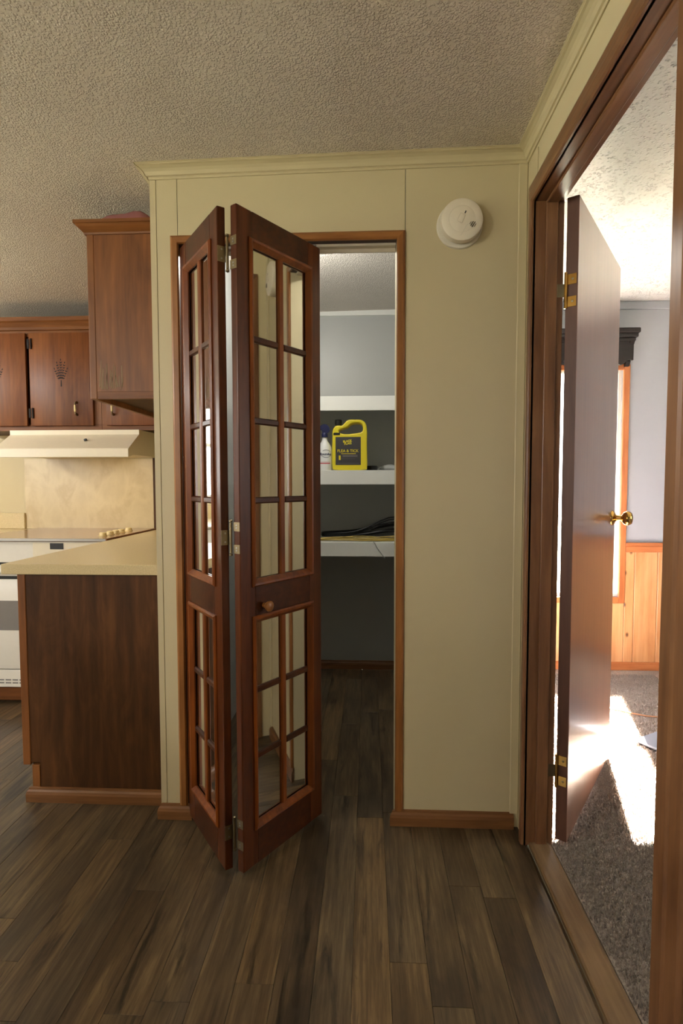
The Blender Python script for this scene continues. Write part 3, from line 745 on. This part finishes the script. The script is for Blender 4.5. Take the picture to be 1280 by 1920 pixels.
G().prism([(SX - .034, SZ + .230), (SX - .026, SZ + .230), (SX - .024, SZ + .205), (SX - .032, SZ + .186), (SX - .037, SZ + .190), (SX - .031, SZ + .208)], 'Y', SY - .006, SY + .006).build('trigger', 'navy', hd)
def wrap_me(o, cx, cy, rx, ry, off):
    for v in o.data.vertices:
        p = WM[o] @ v.co; u = (p.x - cx) / rx; a = max(-1.2, min(1.2, u))
        q = Vector((cx + (rx + off) * math.sin(a), cy - (ry + off) * math.cos(a), p.z)); v.co = WM[o].inverted() @ q
lo_ = text('Roundup', .0190, 'navy', sp, atf(SX + .010, SY, SZ + .092), extrude=0, bold=.0005); wrap_me(lo_, SX, SY, .042, .0302, .0006)
g = G()
for a0, a1 in ((20, 130), (170, 330)):
    ring = [(SX + .010 + .030 * math.cos(math.radians(t)), 0, SZ + .093 + .021 * math.sin(math.radians(t))) for t in np.linspace(a0, a1, 14)]
    for p, q in zip(ring, ring[1:]):
        vs = [g.bm.verts.new(c_) for c_ in (p, q, (q[0], 0, q[2] + .0022), (p[0], 0, p[2] + .0022))]; g.bm.faces.new(vs)
lo_ = g.build('logo_swoosh', 'navy', sp); wrap_me(lo_, SX, SY, .042, .0302, .0006)
g = G()
for za, zb in ((.038, .043), (.047, .0485)):
    for i in range(12):
        xa = SX - .034 + i * .0058
        vs = [g.bm.verts.new(c_) for c_ in ((xa, 0, SZ + za), (xa + .0058, 0, SZ + za), (xa + .0058, 0, SZ + zb), (xa, 0, SZ + zb))]; g.bm.faces.new(vs)
lo_ = g.build('red_band', 'red', sp); wrap_me(lo_, SX, SY, .042, .0302, .0006)

# pale roll and dark lid on the middle shelf
ro = empty('rolled_bag', (.11, 3.30, 1.26), None, 'pale grey rolled plastic bag at right end of middle shelf', 'bag')
pts = [(.075 + i * .02, 3.30 + .006 * math.sin(i), 1.2795 - .002 * math.cos(i * 1.3)) for i in range(12)]
G().tube(pts, [.010, .015, .017, .018, .018, .0185, .018, .018, .018, .018, .017, .014], 14).build('roll', 'greyp', ro, True)
G().tube([(.072, 3.30, 1.279), (.060, 3.298, 1.273), (.050, 3.297, 1.266)], [.008, .006, .003], 8).build('twisted_end', 'greyp', ro, True)
bo = G().lathe([(.026, 0), (.034, .006), (.036, .026), (.033, .030), (.030, .028), (.028, .010), (0, .008)], Matrix.Translation((.020, 3.24, 1.2602)), 24).build('lid', 'black', None, True)
tag(bo, 'small dark plastic lid behind the yellow jug', 'lid')

# cords on the lowest shelf
def loops(n, x0, x1, yc_, dy, z, zj, seed, r, npt=40):
    rn = random.Random(seed); pts = []
    for k in range(n):
        ph = [rn.random() * 6.28 for _ in range(4)]
        oy = dy * (.45 + .55 * rn.random()); xa = x0 + .03 * rn.random(); xb = x1 - .03 * rn.random(); ox = rn.uniform(-.02, .02)
        for i in range(npt):
            t = 2 * PI * i / npt
            pts.append(((xa + xb) / 2 + ox + (xb - xa) / 2 * math.cos(t), yc_ + oy * math.sin(t) + .006 * math.sin(3 * t + ph[0]), z + k * zj * .6 + .0065 * (1 + math.sin(2 * t + ph[1])) * (.5 + .5 * math.sin(3 * t + ph[2]))**2))
    return pts
yc1 = loops(4, -.40, .26, 3.150, .055, .8625, .0034, 3, .0034)
o = G().tube(yc1, .0034, 6).build('yellow_extension_cord', 'cordY', None, True); tag(o, 'yellow extension cord coiled flat on the lowest closet shelf', 'cord')
bc = []
rn = random.Random(11)
for k in range(6):
    hgt = .030 + .016 * k; ph = rn.random() * 6
    for i in range(36):
        t = 2 * PI * i / 36; cx_ = .02 + .30 * math.cos(t)
        bump_ = math.exp(-((cx_ - .17) / .17) ** 2)
        bc.append((cx_, 3.325 + (.070 + .005 * k) * math.sin(t), .870 + .004 * k + hgt * bump_ * (.75 + .25 * math.sin(t + ph))))
o = G().tube(bc, .0042, 6).build('black_cable', 'cordB', None, True); tag(o, 'black cable heaped behind the yellow cord on the lowest shelf', 'cable')
hc = [(.028, 3.0455, .8612), (.033, 3.0420, .8600), (.037, 3.0405, .856), (.052, 3.0405, .828), (.070, 3.0405, .803), (.085, 3.0405, .782), (.094, 3.0405, .770)]
o = G().tube(hc, .0024, 6).build('hanging_cord', 'greyp', None, True); tag(o, 'thin grey cord hanging over the lowest shelf edge', 'cord')

# ================================================================== KITCHEN
# ---- peninsula base cabinet
bc_ = empty('base_cabinet', (-1.0, 2.3, 0), None, 'dark walnut base cabinet end under the beige counter', 'cabinet')
YP = 1.945
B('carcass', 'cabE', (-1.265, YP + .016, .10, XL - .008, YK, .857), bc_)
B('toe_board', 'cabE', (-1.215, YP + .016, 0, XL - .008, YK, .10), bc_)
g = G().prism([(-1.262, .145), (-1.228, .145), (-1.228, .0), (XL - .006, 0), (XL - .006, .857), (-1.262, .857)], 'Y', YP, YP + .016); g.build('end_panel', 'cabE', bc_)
B('corner_stile', 'cabV', (-1.292, YP - .003, .136, -1.262, YP + .016, .857), bc_, bev=.002)
B('toe_stile', 'cabV', (-1.257, YP - .003, 0, -1.228, YP + .016, .136), bc_, bev=.001)
pr = [(-1.262 + 0, 0)]
r0 = [(-1.262 + u, YP - .003 + u, z) for u, z in BP]; r1 = [(XL - .006, YP - .003 + u, z) for u, z in BP]
G().loft(r0, r1).build('base_moulding', 'oakB', bc_)
ct = G().box(-1.345, YP - .014, .857, XL - .005, YK - .001, .895, bev=.002).build('countertop', 'counter'); tag(ct, 'beige laminate countertop ending beside the pantry wall', 'countertop')
G().box(XL - .024, YP - .012, .895, XL - .005, YK - .001, .985, bev=.002).build('side_splash', 'counter', ct) if False else None

# ---- side wall cabinet (seen from its end)
sc_ = empty('side_wall_cabinet', (-.88, 2.5, 1.5), None, 'walnut wall cabinet end panel hung beside the pantry', 'cabinet')
X0, X1, Y0, Y1, Z0, Z1 = -1.036, XL - .006, 2.02, 3.12, 1.504, 2.108
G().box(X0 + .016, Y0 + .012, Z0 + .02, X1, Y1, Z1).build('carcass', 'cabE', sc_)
B('end_panel', 'cabV', (X0 + .026, Y0, Z0 + .028, X1, Y0 + .012, Z1 - .001), sc_)
B('bottom_rail', 'cabH', (X0 + .026, Y0 - .001, Z0, X1, Y0 + .012, Z0 + .028), sc_, bev=.001)
B('corner_stile', 'cabV', (X0, Y0 - .002, Z0, X0 + .026, Y0 + .012, Z1), sc_, bev=.002)
B('face_frame', 'cabV', (X0, Y0 + .012, Z0, X0 + .016, Y1, Z1), sc_)
for k in range(2): 
    ya = Y0 + .06 + k * .52; dk = B('cabinet_door', 'cabD', (X0 - .018, ya, Z0 + .03, X0, ya + .48, Z1 - .05), sc_, bev=.003)
CC = [(0, 0), (.006, 0), (.008, .006), (.014, .012), (.024, .022), (.030, .030), (.034, .031), (.034, .042), (0, .042)]
r0 = [(X0 - u, Y0 - u, Z1 - .006 + z) for u, z in CC]; r1 = [(X1, Y0 - u, Z1 - .006 + z) for u, z in CC]; r2 = [(X0 - u, Y1, Z1 - .006 + z) for u, z in CC]
G().loft(r0, r1).build('crown', 'cabH', sc_); G().loft(r0, r2).build('crown', 'cabH', sc_)
B('top_board', 'cabE', (X0 + .001, Y0 + .001, Z1, X1, Y1, Z1 + .004), sc_)
# scraped patch of veneer
rn = random.Random(5); g = G()
for k in range(15):
    xa = X0 + .036 + k * .0062 + rn.uniform(-.002, .002); z0 = Z0 + .034 + rn.uniform(0, .012); ln_ = rn.uniform(.05, .105) * (1.1 - .02 * k); wv = rn.uniform(.0012, .003)
    lean_ = rn.uniform(-.008, .012)
    g.poly([(xa - wv, Y0 - .0005, z0), (xa + wv, Y0 - .0005, z0 + .003), (xa + lean_ + wv * .6, Y0 - .0005, z0 + ln_), (xa + lean_ - wv * .5, Y0 - .0005, z0 + ln_ * .93)], (0, .0006, 0))
g.build('scraped_veneer', 'scuff', sc_)
# cloth on top
rn = np.random.RandomState(4); n_ = 12; vs = []; fs = []
for j in range(n_):
    for i in range(n_):
        u, v = i / (n_ - 1), j / (n_ - 1); e = math.sin(PI * u) * math.sin(PI * v)
        vs.append((-.965 + .17 * u, 1.994 + .12 * v, 2.148 + e ** .5 * (.042 + .010 * math.sin(7 * u + 2) + .006 * rn.rand())))
for j in range(n_ - 1):
    for i in range(n_ - 1): a = j * n_ + i; fs.append((a, a + 1, a + n_ + 1, a + n_))
fs.append(tuple(range(n_ - 1, -1, -1)) + tuple(range(n_, n_ * n_, n_)) + tuple(range(n_ * (n_ - 1) + 1, n_ * n_)) + tuple(range(n_ * n_ - 1 - n_, n_ - 1, -n_)))
me = bpy.data.meshes.new('cloth'); me.from_pydata(vs, [], fs); o = link('folded_cloth', me, 'pink', None, True); tag(o, 'crumpled pinkish cloth on top of the side wall cabinet', 'cloth')

# ---- wall cabinets over the hood
YC = 3.14
def sprig(x_, z_, par):
    g = G(); y_ = YC - .0195
    def lf_(cx, cz_, a, l_, w2):
        a = math.radians(a); d = Vector((math.sin(a), 0, math.cos(a))); n = Vector((math.cos(a), 0, -math.sin(a))); c = Vector((cx, y_, cz_))
        g.poly([tuple(c), tuple(c + d * l_ * .45 + n * w2), tuple(c + d * l_), tuple(c + d * l_ * .45 - n * w2)], (0, .002, 0))
    for a, n in ((-24, 5), (-11, 7), (0, 8), (11, 7), (24, 5)):
        ar = math.radians(a); L = .0145
        for k in range(1, n):
            px_ = x_ + math.sin(ar) * (.014 + k * L); pz_ = z_ - .056 + math.cos(ar) * (.014 + k * L)
            for q in (30, -30): lf_(px_, pz_, a + q, .0135, .0030)
        lf_(x_ + math.sin(ar) * (.014 + n * L), z_ - .056 + math.cos(ar) * (.014 + n * L), a, .015, .0032)
    g.poly([(x_ - .004, y_, z_ - .072), (x_ + .004, y_, z_ - .072), (x_ + .002, y_, z_ - .035), (x_ - .002, y_, z_ - .035)], (0, .002, 0))
    g.build('carved_sprig', 'darkw', par)
def cab_door(cab, x0, x1, z0, z1, sprig_x=None, hinge_x=None, pull_x=None):
    d = B('cabinet_door', 'cabD', (x0, YC - .019, z0, x1, YC, z1), cab, bev=.004, seg=2)
    if sprig_x: sprig(sprig_x, 1.822, d)
    if hinge_x:
        for zz in (1.995, 1.598):
            G().box(hinge_x - .013, YC - .0215, zz - .026, hinge_x + .0, YC - .0002, zz + .026).lathe([(.005, zz - .03), (.005, zz + .03)], Matrix.Translation((hinge_x + .012, YC - .022, 0)), 10).build('hinge', 'darkw', d)
    if pull_x:
        zc_ = 1.622
        g = G().lathe([(.004, 0), (.006, .006), (.006, .034), (.004, .040)], Matrix.Translation((pull_x, YC - .040, zc_ - .020)), 14)
        pl = g.build('pull', 'ivory', d, True)
        for s in (1, -1):
            G().tube([(pull_x, YC - .040, zc_ + s * .020), (pull_x, YC - .037, zc_ + s * .030), (pull_x, YC - .019, zc_ + s * .036)], [.0045, .005, .008], 8).build('pull_post', 'dmetal', pl, True)
def cabinet(name, x0, x1, label):
    c = empty(name, ((x0 + x1) / 2, YC, 1.498), None, label, 'cabinet', 'walnut wall cabinets over the range')
    B('carcass', 'cabE', (x0 + .001, YC + .018, 1.500, x1 - .001, YK - .001, 2.10), c)
    B('top_rail', 'cabH', (x0, YC, 2.04, x1, YC + .018, 2.10), c); B('bottom_rail', 'cabH', (x0, YC, 1.498, x1, YC + .018, 1.535), c)
    B('stile', 'cabV', (x0, YC, 1.535, x0 + .045, YC + .018, 2.04), c); B('stile', 'cabV', (x1 - .045, YC, 1.535, x1, YC + .018, 2.04), c)
    P = [(0, 0), (.010, .004), (.016, .018), (.030, .040), (.040, .048), (.040, .070), (0, .070)]
    G().loft([(x0, YC - u, 2.073 + z) for u, z in P], [(x1, YC - u, 2.073 + z) for u, z in P]).build('crown', 'cabH', c)
    return c
c1 = cabinet('wall_cabinet', -2.40, -1.548, 'walnut wall cabinet pair of doors with carved sprigs above hood')
cab_door(c1, -2.37, -1.982, 1.524, 2.058, -2.160, None, None)
cab_door(c1, -1.962, -1.588, 1.524, 2.058, -1.773, -1.957, -1.684)
c2 = cabinet('wall_cabinet', -1.546, -1.06, 'walnut corner wall cabinet half hidden by the side cabinet')
cab_door(c2, -1.512, -1.09, 1.524, 2.058, None, None, -1.468)

# ---- range hood
hd = empty('range_hood', (-1.68, 3.2, 1.34), None, 'almond under-cabinet range hood with small black knob', 'range hood')
HX0, HX1 = -2.075, -1.312
g = G().prism([(YK - .002, 1.497), (YK - .002, 1.350), (3.02, 1.350), (2.962, 1.336), (2.958, 1.336), (2.958, 1.383), (3.10, 1.470), (3.10, 1.497)], 'X', HX0, HX1); g.build('shell', 'almond', hd)
B('front_lip', 'almond', (HX0 - .001, 2.952, 1.334, HX1 + .001, 2.960, 1.381), hd, bev=.002)
g = G().box(-.008, -.008, -.006, .008, .004, .006, bev=.002, seg=2); g.bm.transform(Matrix.Translation((-1.59, 3.03, 1.435)) @ Matrix.Rotation(math.radians(-20), 4, 'Y')); g.build('knob', 'black', hd, True)
B('lamp_lens', 'hoodlens', (-1.63, 3.05, 1.3475, -1.49, 3.15, 1.3500), hd)
ld = bpy.data.lights.new('hood_lamp', 'AREA'); ld.shape = 'RECTANGLE'; ld.size = .14; ld.size_y = .10; ld.energy = 1.6; ld.color = (1.0, .82, .54)
lo = bpy.data.objects.new('hood_lamp', ld); COL.objects.link(lo); lo.location = (-1.56, 3.10, 1.345); lo.rotation_euler = (math.radians(14), 0, 0)

# ---- backsplash
bs = G().box(-2.222, YK - .007, .897, -1.376, YK - .0005, 1.349).build('backsplash_panel', 'splash'); tag(bs, 'cream marbled backsplash panel lit behind the cooktop', 'backsplash')
o = B('edge_strip', 'cabE', (-1.374, YK - .012, .897, -1.330, YK, 1.497), None); o.name = 'backsplash_edge_strip'; tag(o, 'dark brown edge strip at right of the cream backsplash', 'trim', kind='structure'); o.name = 'trim_9'
ls = empty('rear_counter', (-2.7, 3.2, 0), None, 'beige counter with low splash lip left of the cooktop', 'countertop')
B('slab', 'counter', (-3.6, 2.80, .857, -2.150, YK - .001, .895), ls, bev=.002)
B('splash_lip', 'counter', (-3.6, YK - .022, .895, -2.223, YK - .001, .998), ls, bev=.003)
bcx = B('base_cabinet', 'cabE', (-3.6, 2.84, 0, -2.160, YK - .001, .857), None, bev=.001); tag(bcx, 'walnut base cabinet under the counter left of the oven', 'cabinet')

# ---- drop-in range
rg = empty('drop_in_range', (-1.75, 3.1, 0), None, 'white drop-in range with glass cooktop and side knobs', 'range')
RX0, RX1, RY = -2.148, -1.350, 2.775
B('body', 'rwhite', (RX0 + .004, RY + .03, .10, RX1 - .004, YK - .008, .885), rg)
B('toe_kick', 'cabE', (RX0 + .004, RY + .085, 0, RX1 - .004, RY + .10, .10), rg)
B('cabinet_rail', 'cabH', (RX0 + .004, RY + .045, .02, RX1 - .004, RY + .085, .102), rg)
B('cooktop', 'cook', (RX0 + .006, RY - .004, .885, RX1 - .012, YK - .008, .901), rg, bev=.002)
B('cooktop_trim', 'steel', (RX0 + .004, RY - .010, .888, RX1 - .006, RY - .004, .903), rg, bev=.002)
B('cooktop_trim', 'cabH', (RX1 - .012, RY - .010, .886, RX1 + .000, YK - .008, .903), rg, bev=.002)
B('control_panel', 'rwhite', (RX0 + .004, RY + .004, .775, RX1 - .004, RY + .03, .885), rg, bev=.002)
cpn = B('control_fascia', 'almond', (-1.756, RY + .001, .785, RX1 - .010, RY + .004, .880), rg, bev=.001)
B('display', 'black', (-1.662, RY - .0005, .846, -1.590, RY + .001, .878), cpn)
for q in range(4): B('button', 'rwhite', (-1.565 + q * .03, RY - .001, .850, -1.548 + q * .03, RY + .001, .856), cpn)
B('vent_gap', 'black', (RX0 + .01, RY + .02, .760, RX1 - .01, RY + .03, .775), rg)
od = B('oven_door', 'rwhite', (RX0 + .006, RY + .0, .205, RX1 - .006, RY + .03, .686), rg, bev=.003, seg=2)
B('door_window', 'rgrey', (RX0 + .10, RY - .0015, .414, RX1 - .10, RY + .0, .572), od)
B('handle', 'rwhite', (RX0 + .03, RY - .030, .722, RX1 - .03, RY - .012, .742), od, bev=.006, seg=3)
for xx in (RX0 + .06, RX1 - .08): B('handle_post', 'rwhite', (xx, RY - .014, .700, xx + .02, RY + .004, .740), od)
B('door_top', 'rwhite', (RX0 + .006, RY + .0, .703, RX1 - .006, RY + .03, .758), od, bev=.002)
B('door_gap', 'black', (RX0 + .008, RY + .006, .686, RX1 - .008, RY + .03, .703), od)
vp = B('vent_panel', 'rwhite', (RX0 + .006, RY + .003, .106, RX1 - .006, RY + .03, .200), rg, bev=.002)
k = 0
xx = RX0 + .03
while xx < RX1 - .05:
    B('vent_slot', 'rgrey', (xx, RY + .0018, .126, xx + .030, RY + .0035, .133), vp); B('vent_slot', 'rgrey', (xx, RY + .0018, .142, xx + .030, RY + .0035, .149), vp); xx += .038
for yk_ in (2.925, 3.010, 3.080, 3.150, 3.250):
    G().lathe([(.024, 0), (.024, .003), (.020, .005), (.018, .018), (.015, .020), (0, .020)], Matrix.Translation((-1.452, yk_, .901)), 20).build('knob', 'ivory', rg, True)

# ================================================================== BEDROOM CLUTTER
fm = empty('floor_mat', (1.35, 2.47, 0), Matrix.Rotation(math.radians(31), 4, 'Z'), 'flat slate grey pad lying on the sunlit carpet', 'mat')
G().box(-.11, -.09, .016, .45, .09, .028, bev=.004, seg=2).build('pad', 'slate', fm, True, local=True)
G().box(-.10, -.08, .006, .44, .08, .016).build('under_shadow', 'black', fm, local=True)  # black slab stands in for the shadow under the pad's edge
pts = [(1.15 + .05 * i, 2.87 + .02 * math.sin(i * .9) - .015 * i, .014) for i in range(14)]
o = G().tube(pts, .004, 6).build('extension_lead', 'cordT', None, True); tag(o, 'thin tan cord trailing across the sunlit carpet', 'cord')
